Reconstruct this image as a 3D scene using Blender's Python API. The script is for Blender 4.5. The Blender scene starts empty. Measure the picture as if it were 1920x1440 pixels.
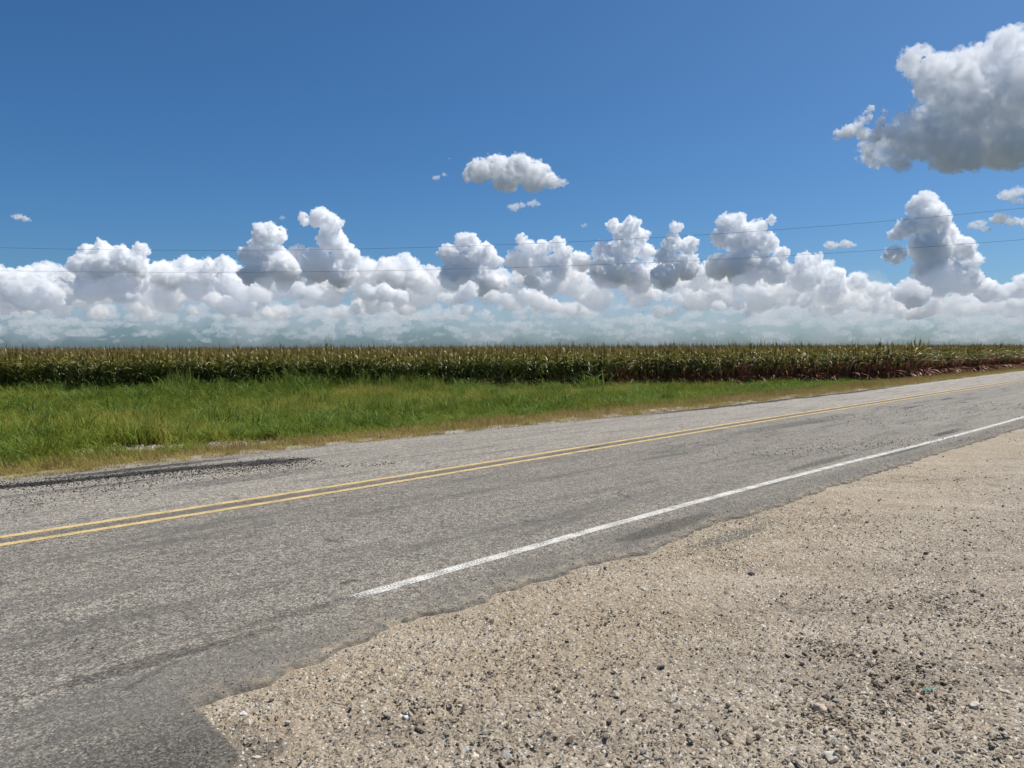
import bpy, bmesh, math, random
import numpy as np
from mathutils import Vector

sc = bpy.context.scene
C = sc.collection
# ------------------------------------------------------------------ camera, world, sun, exposure
F = 1442.0                       # focal length in pixels of a 1920 wide frame
PITCH = math.atan(67 / F)
EYE = 1.75
cam = bpy.data.cameras.new('camera')
camo = bpy.data.objects.new('camera', cam)
C.objects.link(camo)
cam.sensor_width = 36
cam.lens = 36 * F / 1920
cam.clip_start = 0.05
cam.clip_end = 6e5
camo.location = (0, 0, EYE)
camo.rotation_euler = (math.pi / 2 - PITCH, math.radians(0.17), 0)
sc.camera = camo

SUN_EL, SUN_AZ = 60, 62
world = bpy.data.worlds.new('World')
sc.world = world
world.use_nodes = True
wn = world.node_tree
bg = wn.nodes['Background']
sky = wn.nodes.new('ShaderNodeTexSky')
sky.sky_type = 'NISHITA'
sky.sun_disc = False
sky.sun_elevation = math.radians(SUN_EL)
sky.sun_rotation = math.radians(SUN_AZ)
sky.air_density, sky.dust_density, sky.ozone_density = 0.75, 1.2, 10.0
hs = wn.nodes.new('ShaderNodeHueSaturation')
hs.inputs['Saturation'].default_value = 1.13
wn.links.new(sky.outputs[0], hs.inputs['Color'])
wb = wn.nodes.new('ShaderNodeMix'); wb.data_type = 'RGBA'; wb.blend_type = 'MULTIPLY'
wb.inputs[0].default_value = 1.0; wb.inputs[7].default_value = (0.94, 1.035, 0.97, 1)      # the camera's white balance
wn.links.new(hs.outputs[0], wb.inputs[6])
wn.links.new(wb.outputs[2], bg.inputs[0])
bg.inputs[1].default_value = 0.104
sun = bpy.data.lights.new('sun', 'SUN')
suno = bpy.data.objects.new('sun', sun)
C.objects.link(suno)
sun.energy = 5.0
sun.color = (1.0, 0.96, 0.89)
sun.angle = math.radians(0.53)
a_, e_ = math.radians(SUN_AZ), math.radians(SUN_EL)
suno.rotation_euler = Vector((math.sin(a_) * math.cos(e_), math.cos(a_) * math.cos(e_), math.sin(e_))).to_track_quat('Z', 'Y').to_euler()
sc.view_settings.view_transform = 'Standard'
sc.view_settings.look = 'None'
sc.view_settings.exposure = 0.0
cy = sc.cycles
cy.volume_step_rate = .3
cy.volume_max_steps = 256
cy.max_bounces = 48
cy.volume_bounces = 48
cy.diffuse_bounces = 3
cy.glossy_bounces = 2
cy.transmission_bounces = 4
cy.transparent_max_bounces = 96
cy.use_denoising = True
cy.denoising_input_passes = 'RGB_ALBEDO_NORMAL'

# ------------------------------------------------------------------ measuring helpers
TH = math.atan2(1390, 1442)
U = np.array([math.sin(TH), math.cos(TH)])        # along the road
NV = np.array([-math.cos(TH), math.sin(TH)])      # across it, away from the camera


def ray(px, py):
    x, z = (px - 960) / F, -(py - 720) / F
    c, s = math.cos(PITCH), math.sin(PITCH)
    return np.array([x, c + z * s, -s + z * c])


def ground_pt(px, py, z=0.0):
    r = ray(px, py)
    k = (z - EYE) / r[2]
    return r[:2] * k


def st_of(px, py, z=0.0):
    p = ground_pt(px, py, z)
    return float(p @ U), float(p @ NV)


def xy(s, t):
    return s * U[0] + t * NV[0], s * U[1] + t * NV[1]


def vnoise(x, y, seed=0):
    """smooth value noise on arrays, 0..1"""
    xi, yi = np.floor(x).astype(np.int64), np.floor(y).astype(np.int64)
    fx, fy = x - xi, y - yi
    fx, fy = fx * fx * (3 - 2 * fx), fy * fy * (3 - 2 * fy)

    def h(a, b):
        n = (a * 374761393 + b * 668265263 + seed * 1442695041) & 0xFFFFFFFF
        n = ((n ^ (n >> 13)) * 1274126177) & 0xFFFFFFFF
        return ((n ^ (n >> 16)) & 0xFFFF) / 65535.0
    return (h(xi, yi) * (1 - fx) + h(xi + 1, yi) * fx) * (1 - fy) + (h(xi, yi + 1) * (1 - fx) + h(xi + 1, yi + 1) * fx) * fy


def fbm(x, y, seed=0, octaves=4):
    o, a, tot = 0, 1.0, 0.0
    for k in range(octaves):
        o = o + a * vnoise(x * 2 ** k, y * 2 ** k, seed + k * 17)
        tot += a
        a *= 0.5
    return o / tot


def smooth(e0, e1, x):
    q = np.clip((x - e0) / (e1 - e0), 0, 1)
    return q * q * (3 - 2 * q)


def tag(o, label=None, cat=None, group=None, kind=None):
    if label: o['label'] = label
    if cat: o['category'] = cat
    if group: o['group'] = group
    if kind: o['kind'] = kind
    return o


def mesh_np(name, V, Q, mat=None, smooth_shade=False, attrs=None):
    V = np.asarray(V, dtype=np.float32)
    Q = np.asarray(Q, dtype=np.int32)
    m = bpy.data.meshes.new(name)
    k = Q.shape[1]
    m.vertices.add(len(V)); m.vertices.foreach_set('co', V.ravel())
    m.loops.add(Q.size); m.loops.foreach_set('vertex_index', Q.ravel())
    m.polygons.add(len(Q))
    m.polygons.foreach_set('loop_start', np.arange(0, Q.size, k, dtype=np.int32))
    m.polygons.foreach_set('loop_total', np.full(len(Q), k, dtype=np.int32))
    if smooth_shade:
        m.polygons.foreach_set('use_smooth', np.ones(len(Q), dtype=bool))
    for an, (tp, data) in (attrs or {}).items():
        at = m.attributes.new(an, tp, 'POINT')
        at.data.foreach_set('vector' if tp == 'FLOAT_VECTOR' else 'value', np.asarray(data, dtype=np.float32).ravel())
    m.update(calc_edges=True)
    if mat: m.materials.append(mat)
    return m


def link(name, mesh, parent=None):
    o = bpy.data.objects.new(name, mesh)
    C.objects.link(o)
    if parent: o.parent = parent
    return o


def grid_quads(nr, nc):
    i = np.arange(nr - 1)[:, None] * nc + np.arange(nc - 1)[None, :]
    return np.stack([i, i + 1, i + nc + 1, i + nc], -1).reshape(-1, 4)


# ------------------------------------------------------------------ material helper
class M:
    def __init__(s, name):
        s.m = bpy.data.materials.new(name)
        s.m.use_nodes = True
        s.n = s.m.node_tree
        s.b = s.n.nodes['Principled BSDF']
        s.out = s.n.nodes['Material Output']
        s.b.inputs['Roughness'].default_value = 0.9
        s.b.inputs['Specular IOR Level'].default_value = 0.25

    def put(s, sock, v):
        if hasattr(v, 'links'): s.n.links.new(v, sock)
        elif isinstance(v, (tuple, list)) and len(v) == 3 and sock.type == 'RGBA': sock.default_value = (*v, 1)
        else: sock.default_value = v

    def attr(s, name, kind='GEOMETRY', out='Vector'):
        a = s.n.nodes.new('ShaderNodeAttribute'); a.attribute_name = name; a.attribute_type = kind
        return a.outputs[out]

    def sep(s, v):
        a = s.n.nodes.new('ShaderNodeSeparateXYZ'); s.put(a.inputs[0], v); return a.outputs

    def vec(s, x, y, z=0.0):
        a = s.n.nodes.new('ShaderNodeCombineXYZ')
        for k, q in enumerate((x, y, z)): s.put(a.inputs[k], q)
        return a.outputs[0]

    def math(s, op, a, b=0.0, clamp=False):
        m = s.n.nodes.new('ShaderNodeMath'); m.operation = op; m.use_clamp = clamp
        s.put(m.inputs[0], a); s.put(m.inputs[1], b); return m.outputs[0]

    def ss(s, e0, e1, v, o0=0.0, o1=1.0):
        m = s.n.nodes.new('ShaderNodeMapRange'); m.interpolation_type = 'SMOOTHSTEP'
        for k, q in enumerate((v, e0, e1, o0, o1)): s.put(m.inputs[k], q)
        return m.outputs[0]

    def noise(s, v, scale, detail=4, rough=0.55, dist=0.0, out=0):
        m = s.n.nodes.new('ShaderNodeTexNoise'); s.put(m.inputs['Vector'], v)
        m.inputs['Scale'].default_value = scale; m.inputs['Detail'].default_value = detail
        m.inputs['Roughness'].default_value = rough; m.inputs['Distortion'].default_value = dist
        return m.outputs[out]

    def voro(s, v, scale, feature='F1', out='Distance'):
        m = s.n.nodes.new('ShaderNodeTexVoronoi'); m.feature = feature
        s.put(m.inputs['Vector'], v); m.inputs['Scale'].default_value = scale
        return m.outputs[out]

    def mix(s, f, a, b, mode='MIX'):
        m = s.n.nodes.new('ShaderNodeMix'); m.data_type = 'RGBA'; m.blend_type = mode
        s.put(m.inputs[0], f); s.put(m.inputs[6], a); s.put(m.inputs[7], b); return m.outputs[2]

    def ramp(s, f, stops, interp='LINEAR'):
        m = s.n.nodes.new('ShaderNodeValToRGB'); s.put(m.inputs[0], f); e = m.color_ramp.elements
        m.color_ramp.interpolation = interp
        while len(e) < len(stops): e.new(0.5)
        for k, (p, c) in enumerate(stops):
            e[k].position = p; e[k].color = (*c, 1)
        return m.outputs[0]

    def bump(s, h, strength=0.5, dist=0.01):
        m = s.n.nodes.new('ShaderNodeBump'); s.put(m.inputs['Height'], h)
        m.inputs['Strength'].default_value = strength; m.inputs['Distance'].default_value = dist
        s.n.links.new(m.outputs[0], s.b.inputs['Normal'])

    def color(s, c): s.put(s.b.inputs['Base Color'], c)

    def rnd(s):
        return s.n.nodes.new('ShaderNodeObjectInfo').outputs['Random']

    def pos(s):
        return s.n.nodes.new('ShaderNodeNewGeometry').outputs['Position']

    def obj(s):
        return s.n.nodes.new('ShaderNodeTexCoord').outputs['Object']


def g3(v, w=0.0):
    return (v * (1 + w), v, v * (1 - w * 1.6))


# ------------------------------------------------------------------ layout of the road
edge_px = [(362, 1322), (420, 1297), (500, 1282), (552, 1252), (600, 1236), (642, 1212), (700, 1190),
           (752, 1164), (802, 1150), (880, 1136), (930, 1110), (1000, 1090), (1060, 1073), (1130, 1052), (1200, 1036), (1262, 1014),
           (1330, 986), (1400, 966), (1480, 942), (1560, 915), (1680, 877), (1800, 840), (1920, 802)]
es = sorted(st_of(*p) for p in edge_px)
ES, ET = np.array([-40, -6, -2.0, 0.6, 1.36, 1.52, 1.56] + [e[0] for e in es if e[0] > 1.57] + [40, 400]), None
ET = np.array([1.4, 1.6, 2.2, 2.6, 2.95, 3.14, 3.5] + [e[1] for e in es if e[0] > 1.57] + [3.5, 3.5])


def curve(pts):
    X = np.array([p[0] for p in pts], float); Y = np.array([p[1] for p in pts], float)

    def f(s):
        s = np.asarray(s, float)
        return sum(np.interp(s + d * (1.5 + abs(s) * .05), X, Y) for d in (-2, -1, 0, 1, 2)) / 5
    return f


white_t = curve([(-40, 4.45), (3, 4.45), (7.6, 4.55), (10.9, 4.4), (17, 4.12), (22.5, 4.06), (60, 4.0), (900, 4.0)])
yellow_t = curve([(-40, 8.0), (1.5, 8.0), (6.6, 7.97), (13.5, 8.25), (46, 8.45), (900, 8.5)])
far_t = curve([(-40, 11.95), (2.6, 11.95), (8.5, 11.9), (18, 11.3), (33, 11.15), (48, 11.6), (68, 12.1), (900, 12.2)])


def near_edge(s):
    return np.interp(s, ES, ET) + (fbm(s * 3.1, s * 0, 5, 5) - 0.5) * 0.11 + (fbm(s * 6, s * 0, 9, 4) - .5) * 0.10


def far_edge(s):
    return far_t(s) + (fbm(s * 0.8, s * 0 + 3, 7, 5) - 0.5) * 0.35


def road_z(s, t):
    return 0.045 * np.clip(1 - ((t - 8.2) / 4.4) ** 2, 0, 1)


def ground_z(s, t):
    z = -0.016 - 0.02 * smooth(0.0, .5, near_edge(s) - t) + (fbm(s * 0.5, t * 0.5, 21, 3) - 0.5) * 0.11 * smooth(0.0, 1.0, near_edge(s) - t)
    zr = -0.03 - 0.30 * smooth(12.2, 15.5, t) - 0.24 * smooth(14.5, 19, t) - 0.12 * smooth(19, 26, t) * smooth(44, 22, s) + (fbm(s * 0.3, t * 0.3, 31, 3) - 0.5) * 0.06 * smooth(12.5, 14, t)
    return np.where(t < 8, z, zr)


# ------------------------------------------------------------------ ground, one sheet to beyond the horizon
def build_ground():
    A = np.linspace(math.radians(-72), math.radians(72), 760)
    R = np.concatenate([np.exp(np.linspace(math.log(0.6), math.log(16), 1050)), np.exp(np.linspace(math.log(16.1), math.log(5000), 330)),
                        [8e3, 2e4, 6e4, 2e5, 4e5]])
    rr, aa = np.meshgrid(R, A, indexing='ij')
    x, y = rr * np.sin(aa), rr * np.cos(aa)
    s, t = x * U[0] + y * U[1], x * NV[0] + y * NV[1]
    z = ground_z(s, t)
    # loose dirt and half buried gravel as real relief
    near = smooth(22, 9, rr) * smooth(0.0, 0.12, near_edge(s) - t)
    rough = fbm(s * 22, t * 22, 41, 3)
    lumps = np.clip(fbm(s * 60, t * 60, 47, 2) - 0.52, 0, 1) * 0.05
    z = z + near * ((rough - 0.5) * 0.030 + lumps) + near * (fbm(s * 5, t * 5, 43, 3) - .5) * 0.03
    under = (t > near_edge(s) + 0.05) & (t < far_edge(s) - 0.05)
    z = np.where(under, z - 0.05, z)
    g = M('ground_mat')
    st = g.attr('st')
    S = g.sep(st)
    P = g.vec(S[0], S[1], 0.0)
    big = g.noise(P, 0.55, 4)
    mid = g.noise(P, 3.5, 5, 0.6)
    dirt = g.mix(g.ss(0.35, 0.68, big), (0.43, 0.345, 0.25), (0.32, 0.255, 0.185))
    dirt = g.mix(g.ss(0.42, 0.7, mid, 0, 0.6), dirt, (0.25, 0.195, 0.14))
    # the band of fine pale sand beside the pavement
    band = g.math('MULTIPLY', g.ss(1.7, 3.3, g.math('ADD', S[1], g.math('MULTIPLY', g.math('SUBTRACT', big, 0.5), 3.0))), g.ss(30, 14, S[0]))
    dirt = g.mix(g.math('MULTIPLY', band, 0.65), dirt, (0.44, 0.325, 0.19))
    for (px, py, l1, l2) in ((455, 1405, .22, .10), (300, 1430, .5, .4), (1380, 1000, .8, .12)):      # oily dark dirt by the apron
        s0, t0 = st_of(px, py)
        q = g.math('ADD', g.math('POWER', g.math('ABSOLUTE', g.math('DIVIDE', g.math('SUBTRACT', S[0], s0), l1)), 2.0), g.math('POWER', g.math('ABSOLUTE', g.math('DIVIDE', g.math('SUBTRACT', S[1], t0), l2)), 2.0))
        dirt = g.mix(g.ss(1.4, .2, g.math('ADD', q, g.math('MULTIPLY', g.math('SUBTRACT', g.noise(P, 14, 4, .7), .5), 2.5)), 0, .85), dirt, (0.07, 0.06, 0.048))
    lo = g.noise(P, 9, 6, .75)
    dirt = g.mix(g.ss(.46, .32, lo, 0, .55), dirt, (0.19, 0.145, 0.10))
    dirt = g.mix(g.ss(.56, .72, lo, 0, .4), dirt, (0.58, 0.50, 0.40))
    fine = g.noise(P, 85, 3, 0.7)
    track = g.noise(g.vec(g.math('ADD', S[0], S[1]), g.math('MULTIPLY', g.math('SUBTRACT', S[1], S[0]), .25), 0.0), 1.3, 4, .6)
    dirt = g.mix(g.ss(.5, .64, track, 0, .6), dirt, (0.54, 0.45, 0.34))
    dirt = g.mix(g.ss(.46, .32, track, 0, .6), dirt, (0.17, 0.13, 0.09))
    mid2 = g.noise(P, 24, 5, .8)
    dirt = g.mix(g.ss(.48, .34, mid2, 0, .6), dirt, (0.14, 0.105, 0.07))
    dirt = g.mix(g.ss(.56, .70, mid2, 0, .5), dirt, (0.52, 0.44, 0.33))
    dirt = g.mix(g.ss(0.3, 0.7, fine, 0.0, 1.0), g.mix(0.45, dirt, (0.08, 0.065, 0.05)), g.mix(0.3, dirt, (0.62, 0.56, 0.46)))
    for sc_, c1, th in ((48, (0.60, 0.57, 0.50), 0.30), (75, (0.11, 0.09, 0.075), 0.28), (30, (0.55, 0.50, 0.42), 0.24)):
        v = g.voro(P, sc_); k = g.voro(P, sc_, 'F1', 'Color')
        pick = g.ss(0.62, 0.66, g.sep(k)[0])
        dirt = g.mix(g.math('MULTIPLY', pick, g.ss(th + .08, th - .05, v)), dirt, c1)
    soil = g.mix(mid, (0.15, 0.11, 0.07), (0.25, 0.20, 0.135))
    pale = g.ss(13.6, 12.6, S[1], 0, 0.8)
    soil = g.mix(pale, soil, (0.40, 0.36, 0.29))
    for px, py in ((230, 834), (330, 832), (430, 829), (690, 808)):
        s0, t0 = st_of(px, py, -.36)
        q = g.math('ADD', g.math('POWER', g.math('ABSOLUTE', g.math('DIVIDE', g.math('SUBTRACT', S[0], s0), 1.4)), 2.0), g.math('POWER', g.math('ABSOLUTE', g.math('SUBTRACT', S[1], t0)), 2.0))
        soil = g.mix(g.ss(1.5, .5, g.math('ADD', q, g.math('SUBTRACT', mid, .5))), soil, (0.47, 0.43, 0.36))
    soil = g.mix(g.ss(60, 300, g.math('ABSOLUTE', S[0])), soil, (0.10, 0.11, 0.095))      # crops to the horizon
    dirt = g.mix(g.ss(60, 300, g.math('ABSOLUTE', S[0])), dirt, (0.10, 0.11, 0.095))
    g.color(g.mix(g.ss(7.9, 8.1, S[1]), dirt, soil))
    g.bump(g.math('ADD', g.math('MULTIPLY', fine, 0.6), g.math('MULTIPLY', g.voro(P, 48), -0.8)), 0.95, 0.014)
    V = np.stack([x, y, z], -1).reshape(-1, 3)
    m = mesh_np('ground', V, grid_quads(len(R), len(A))[:, ::-1], g.m, True,
                {'st': ('FLOAT_VECTOR', np.stack([s, t, z * 0], -1).reshape(-1, 3))})
    return tag(link('ground', m), kind='structure')


# ------------------------------------------------------------------ road
def strip(name, sv, t0, t1, nt, mat, zoff, thick=0.0):
    """a sheet along the road between two t curves; thick > 0 adds skirts down both sides"""
    k = np.linspace(0, 1, nt)
    s = sv[:, None] * np.ones(nt)[None, :]
    t = t0[:, None] * (1 - k) + t1[:, None] * k
    z = road_z(s, t) + zoff
    if thick:
        s = np.concatenate([s[:, :1], s, s[:, -1:]], 1)
        t = np.concatenate([t[:, :1] - 0.010, t, t[:, -1:] + 0.022], 1)
        z = np.concatenate([z[:, :1] - thick, z, z[:, -1:] - thick], 1)
        nt += 2
    x, y = s * U[0] + t * NV[0], s * U[1] + t * NV[1]
    m = mesh_np(name, np.stack([x, y, z], -1).reshape(-1, 3), grid_quads(len(sv), nt), mat, False,
                {'st': ('FLOAT_VECTOR', np.stack([s, t, z], -1).reshape(-1, 3))})
    return m


def svals():
    return np.concatenate([np.linspace(-45, -4, 60)[:-1], np.linspace(-4, 30, 1700)[:-1], np.exp(np.linspace(math.log(30), math.log(900), 500))])


def asphalt(g, worn=1.0):
    """chip seal colour; returns colour, height"""
    S = g.sep(g.attr('st'))
    L = g.attr('lane', out='Fac')                               # 0 at the white line, 1 at the yellow pair, 2 beyond the far lane
    P = g.vec(S[0], S[1], S[2])
    PS = g.vec(g.math('MULTIPLY', S[0], 0.12), S[1], 0.0)       # stretched along the road
    chips = g.voro(P, 88)
    ccol = g.sep(g.voro(P, 88, 'F1', 'Color'))[0]
    ch2 = g.sep(g.voro(P, 42, 'F1', 'Color'))[1]
    fine = g.noise(P, 55, 4, 0.72)
    tan = .095
    val = g.ramp(ccol, [(0.0, g3(0.15, .05)), (0.35, g3(0.29, tan)), (0.7, g3(0.43, tan)), (0.9, g3(0.60, tan)), (1.0, g3(0.78, tan))])
    val = g.mix(g.ss(0.55, 0.36, fine, 0, 0.8), val, g3(0.055, .04))
    val = g.mix(g.ss(0.80, 0.97, ch2, 0, 0.5), val, g3(0.56, tan))
    lane = g.noise(PS, 1.1, 3)
    coarse = g.noise(P, 16, 5, 0.8)
    val = g.mix(g.ss(0.52, 0.38, coarse, 0, 0.6), val, g3(0.10, .05))
    val = g.mix(g.ss(0.56, 0.70, coarse, 0, 0.5), val, g3(0.58, tan))
    blot = g.noise(P, 0.8, 5, 0.6, 0.4)
    streak = g.noise(g.vec(g.math('MULTIPLY', S[0], 0.10), S[1], 3.0), 4.0, 5, 0.65)
    far = g.ss(0.98, 1.1, L)
    tone = g.mix(far, g3(0.80, .02), g3(1.02, .02))
    tone = g.mix(g.ss(30, 6, S[0]), tone, g3(0.84, .01), 'MULTIPLY')
    val = g.mix(1.0, val, tone, 'MULTIPLY')
    # darker polished wheel paths in the near lane, broken into streaks
    for c, w, a in ((0.18, 0.16, .45), (0.68, 0.22, .62)):
        k = g.ss(w, w * .25, g.math('ABSOLUTE', g.math('SUBTRACT', L, c)))
        k = g.math('MULTIPLY', k, g.ss(0.40, 0.66, g.math('ADD', g.math('MULTIPLY', streak, .62), g.math('MULTIPLY', blot, .38)), 0, a))
        k = g.math('MULTIPLY', k, g.ss(.35, .6, g.noise(g.vec(g.math('MULTIPLY', S[0], 0.5), S[1], c), 3.2, 6, .7), .25, 1.0))
        val = g.mix(k, val, (0.10, 0.09, 0.073))
    val = g.mix(g.ss(0.47, 0.70, streak, 0, 0.55), val, (0.10, 0.092, 0.08))
    val = g.mix(g.ss(0.45, 0.75, lane, 0, 0.25), val, (0.15, 0.138, 0.12))
    val = g.mix(g.ss(0.55, 0.8, blot, 0, 0.30), val, (0.42, 0.385, 0.33))
    # the newer dark ribbon outside the white line
    rib = g.math('MULTIPLY', g.ss(-0.03, -0.075, L), g.ss(0.35, 0.62, blot, 0.2, 0.6))
    val = g.mix(rib, val, (0.12, 0.113, 0.10))
    seam = g.math('MULTIPLY', g.ss(0.035, 0.006, g.math('ABSOLUTE', g.math('SUBTRACT', L, 1.0))), g.ss(.35, .6, fine, .3, .65))
    val = g.mix(seam, val, (0.10, 0.088, 0.072))
    # fine cracks, broken up, and dust carried in over the near edge
    ck = g.voro(g.vec(g.math('ADD', S[0], g.math('MULTIPLY', blot, 1.2)), g.math('ADD', g.math('MULTIPLY', S[1], 1.3), g.math('MULTIPLY', streak, .5)), 0.0), 0.42, 'DISTANCE_TO_EDGE')
    val = g.mix(g.math('MULTIPLY', g.ss(0.008, 0.003, ck), g.ss(.48, .62, g.noise(P, 1.3, 3), 0, .55)), val, (0.05, 0.045, 0.04))
    ne = g.attr('ne', out='Fac')
    dust = g.math('ADD', g.ss(0.22, 0.0, ne, 0, .55), g.math('MULTIPLY', g.ss(1.4, 0.0, ne), .18))
    val = g.mix(g.math('MULTIPLY', dust, g.ss(.42, .62, g.noise(P, 9, 6, .75))), val, (0.40, 0.32, 0.22))
    lip = g.ss(0.05, 0.01, g.math('ADD', ne, g.math('MULTIPLY', g.math('SUBTRACT', coarse, .5), .16)), 0, .6)
    lip = g.math('MULTIPLY', lip, g.ss(.4, .62, g.noise(P, 3.5, 4, .7), .15, 1.0))
    val = g.mix(lip, val, (0.07, 0.062, 0.052))
    h = g.math('ADD', g.math('ADD', g.math('MULTIPLY', chips, -1.0), g.math('MULTIPLY', fine, 0.8)), g.math('MULTIPLY', coarse, 1.5))
    return val, h, S, P, fine, blot, streak


def stain(g, val, S, P, s0, t0, ls, lt, col=(0.03, 0.026, 0.022), amt=0.9, ragged=1.0, fine=None):
    ds = g.math('DIVIDE', g.math('SUBTRACT', S[0], s0), ls)
    dt = g.math('DIVIDE', g.math('SUBTRACT', S[1], t0), lt)
    d = g.math('ADD', g.math('POWER', g.math('ABSOLUTE', ds), 2.0), g.math('POWER', g.math('ABSOLUTE', dt), 2.0))
    n = g.noise(g.vec(g.math('MULTIPLY', S[0], 0.9), S[1], s0), 5.5, 10, 1.0)
    k = g.math('SUBTRACT', g.math('ADD', 1.0, g.math('MULTIPLY', g.math('SUBTRACT', n, 0.5), 4.0 * ragged)), d)
    return g.mix(g.ss(0.15, 0.6, k, 0, amt), val, col)


def build_road():
    g = M('road_mat')
    val, h, S, P, fine, blot, streak = asphalt(g)
    # tar bled along the far edge and smaller dark marks
    for (px, py, ls, lt, ragged, amt) in ((300, 885, 0.9, 0.24, 1.6, .9), (270, 878, 1.5, 0.22, 1.9, .85), (520, 868, 0.7, 0.24, 1.4, .92), (430, 873, 1.1, .24, 1.7, .88), (20, 912, 0.9, 0.18, 1.2, .92), (130, 903, 0.8, .16, 1.6, .9), (180, 896, 1.8, 0.22, 1.7, .6), (90, 925, 1.6, .12, 1.8, .45),
                                          (1110, 844, 0.26, 0.05, .25, .95), (1707, 769, 0.9, 0.06, .3, .9), (1775, 753, 1.0, 0.08, .5, .85),
                                          (1775, 815, 1.0, 0.12, 1.9, .8), (1490, 800, 4.0, 0.30, 1.8, .35), (1250, 990, 1.0, 0.16, 1.0, .5),
                                          (480, 838 + 60, 1.6, 0.3, 1.6, .35), (250, 1250, .5, 0.10, 1.4, .5), (420, 1205, .45, .07, 1.3, .45), (560, 1150, .6, .07, 1.4, .4),
                                          (1540, 870, 1.5, .12, .9, .5), (1700, 845, 2.0, .12, .9, .5), (650, 1095, .10, .03, .6, .6)):
        s0, t0 = st_of(px, py)
        val = stain(g, val, S, P, s0, t0, ls, lt, amt=amt, ragged=ragged)
    # dark ribbon of tar along the far edge, further off
    n = g.noise(g.vec(g.math('MULTIPLY', S[0], 0.3), S[1], 0.0), 3.0, 5, 0.7)
    rib = g.math('MULTIPLY', g.ss(-0.40, -0.22, g.math('ADD', g.attr('fe', out='Fac'), g.math('MULTIPLY', g.math('SUBTRACT', n, .5), .5))),
                 g.math('MULTIPLY', g.ss(14.5, 19, S[0]), g.ss(37, 33, S[0])))
    val = g.mix(g.math('MULTIPLY', rib, 0.92), val, (0.028, 0.025, 0.023))
    # dark apron where the drive meets the road
    ap = g.math('MULTIPLY', g.ss(4.3, 3.5, g.math('ADD', S[1], g.math('MULTIPLY', blot, .6))), g.ss(2.6, 1.5, S[0]))
    val = g.mix(g.math('MULTIPLY', ap, g.ss(0.4, .6, fine, .85, .3)), val, (0.045, 0.042, 0.036))
    g.color(val)
    g.b.inputs['Roughness'].default_value = 0.85
    g.bump(h, 0.55, 0.008)
    sv = svals()
    m = strip('road', sv, near_edge(sv), far_edge(sv), 60, g.m, 0.0, 0.09)
    k = np.concatenate([[0], np.linspace(0, 1, 60), [1]])
    t = near_edge(sv)[:, None] * (1 - k) + far_edge(sv)[:, None] * k
    ln = (t - white_t(sv)[:, None]) / (yellow_t(sv) - white_t(sv))[:, None]
    for an, d in (('lane', ln), ('fe', t - far_edge(sv)[:, None]), ('ne', t - near_edge(sv)[:, None])):
        at = m.attributes.new(an, 'FLOAT', 'POINT'); at.data.foreach_set('value', d.astype(np.float32).ravel())
    tag(link('road', m), kind='structure')
    # painted lines, worn through to the chips
    for name, tc, wd, col, s0, wear in (('yellow_line', lambda q: yellow_t(q) - .165, 0.135, (0.70, 0.51, 0.23), -40, .515), ('yellow_line', lambda q: yellow_t(q) + .165, 0.135, (0.70, 0.51, 0.23), -40, .515),
                                        ('white_line', white_t, 0.145, (0.74, 0.71, 0.64), st_of(655, 1128)[0] - .25, .53),
                                        ('white_line', lambda q: far_t(q) - .4, 0.11, (0.66, 0.64, 0.58), 33.0, .50)):
        p = M(name + '_mat')
        S2 = p.sep(p.attr('st'))
        P2 = p.vec(S2[0], S2[1], 0.0)
        c = p.noise(P2, 70, 4, 0.75)
        c2 = p.noise(P2, 5, 4, 0.6)
        edge = p.math('ABSOLUTE', p.math('DIVIDE', p.math('SUBTRACT', S2[1], p.attr('mid', out='Fac')), wd / 2))
        th = p.math('ADD', p.math('MULTIPLY', c, 0.78), p.math('MULTIPLY', c2, 0.22))
        th = p.math('SUBTRACT', th, p.ss(0.55, 1.3, edge, 0, 0.30))
        if name == 'white_line':
            th = p.math('SUBTRACT', th, p.ss(s0 + .55, s0 - .05, S2[0], 0, 0.25))
        mask = p.ss(wear - 0.05, wear + 0.02, p.math('ADD', th, 0.045))
        p.color(p.mix(p.ss(0.3, 0.7, c, 0, .5), col, tuple(q * 0.72 for q in col)))
        p.bump(c, 0.5, 0.006)
        tr = p.n.nodes.new('ShaderNodeBsdfTransparent'); mx = p.n.nodes.new('ShaderNodeMixShader')
        p.put(mx.inputs[0], mask); p.n.links.new(tr.outputs[0], mx.inputs[1]); p.n.links.new(p.b.outputs[0], mx.inputs[2])
        p.n.links.new(mx.outputs[0], p.out.inputs['Surface'])
        sl = sv[sv > s0]
        mid = tc(sl)
        mm = strip(name, sl, mid - wd * .66, mid + wd * .66, 6, p.m, 0.004)
        at = mm.attributes.new('mid', 'FLOAT', 'POINT')
        at.data.foreach_set('value', np.repeat(mid, 6).astype(np.float32))
        tag(link(name, mm), kind='structure')


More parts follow.
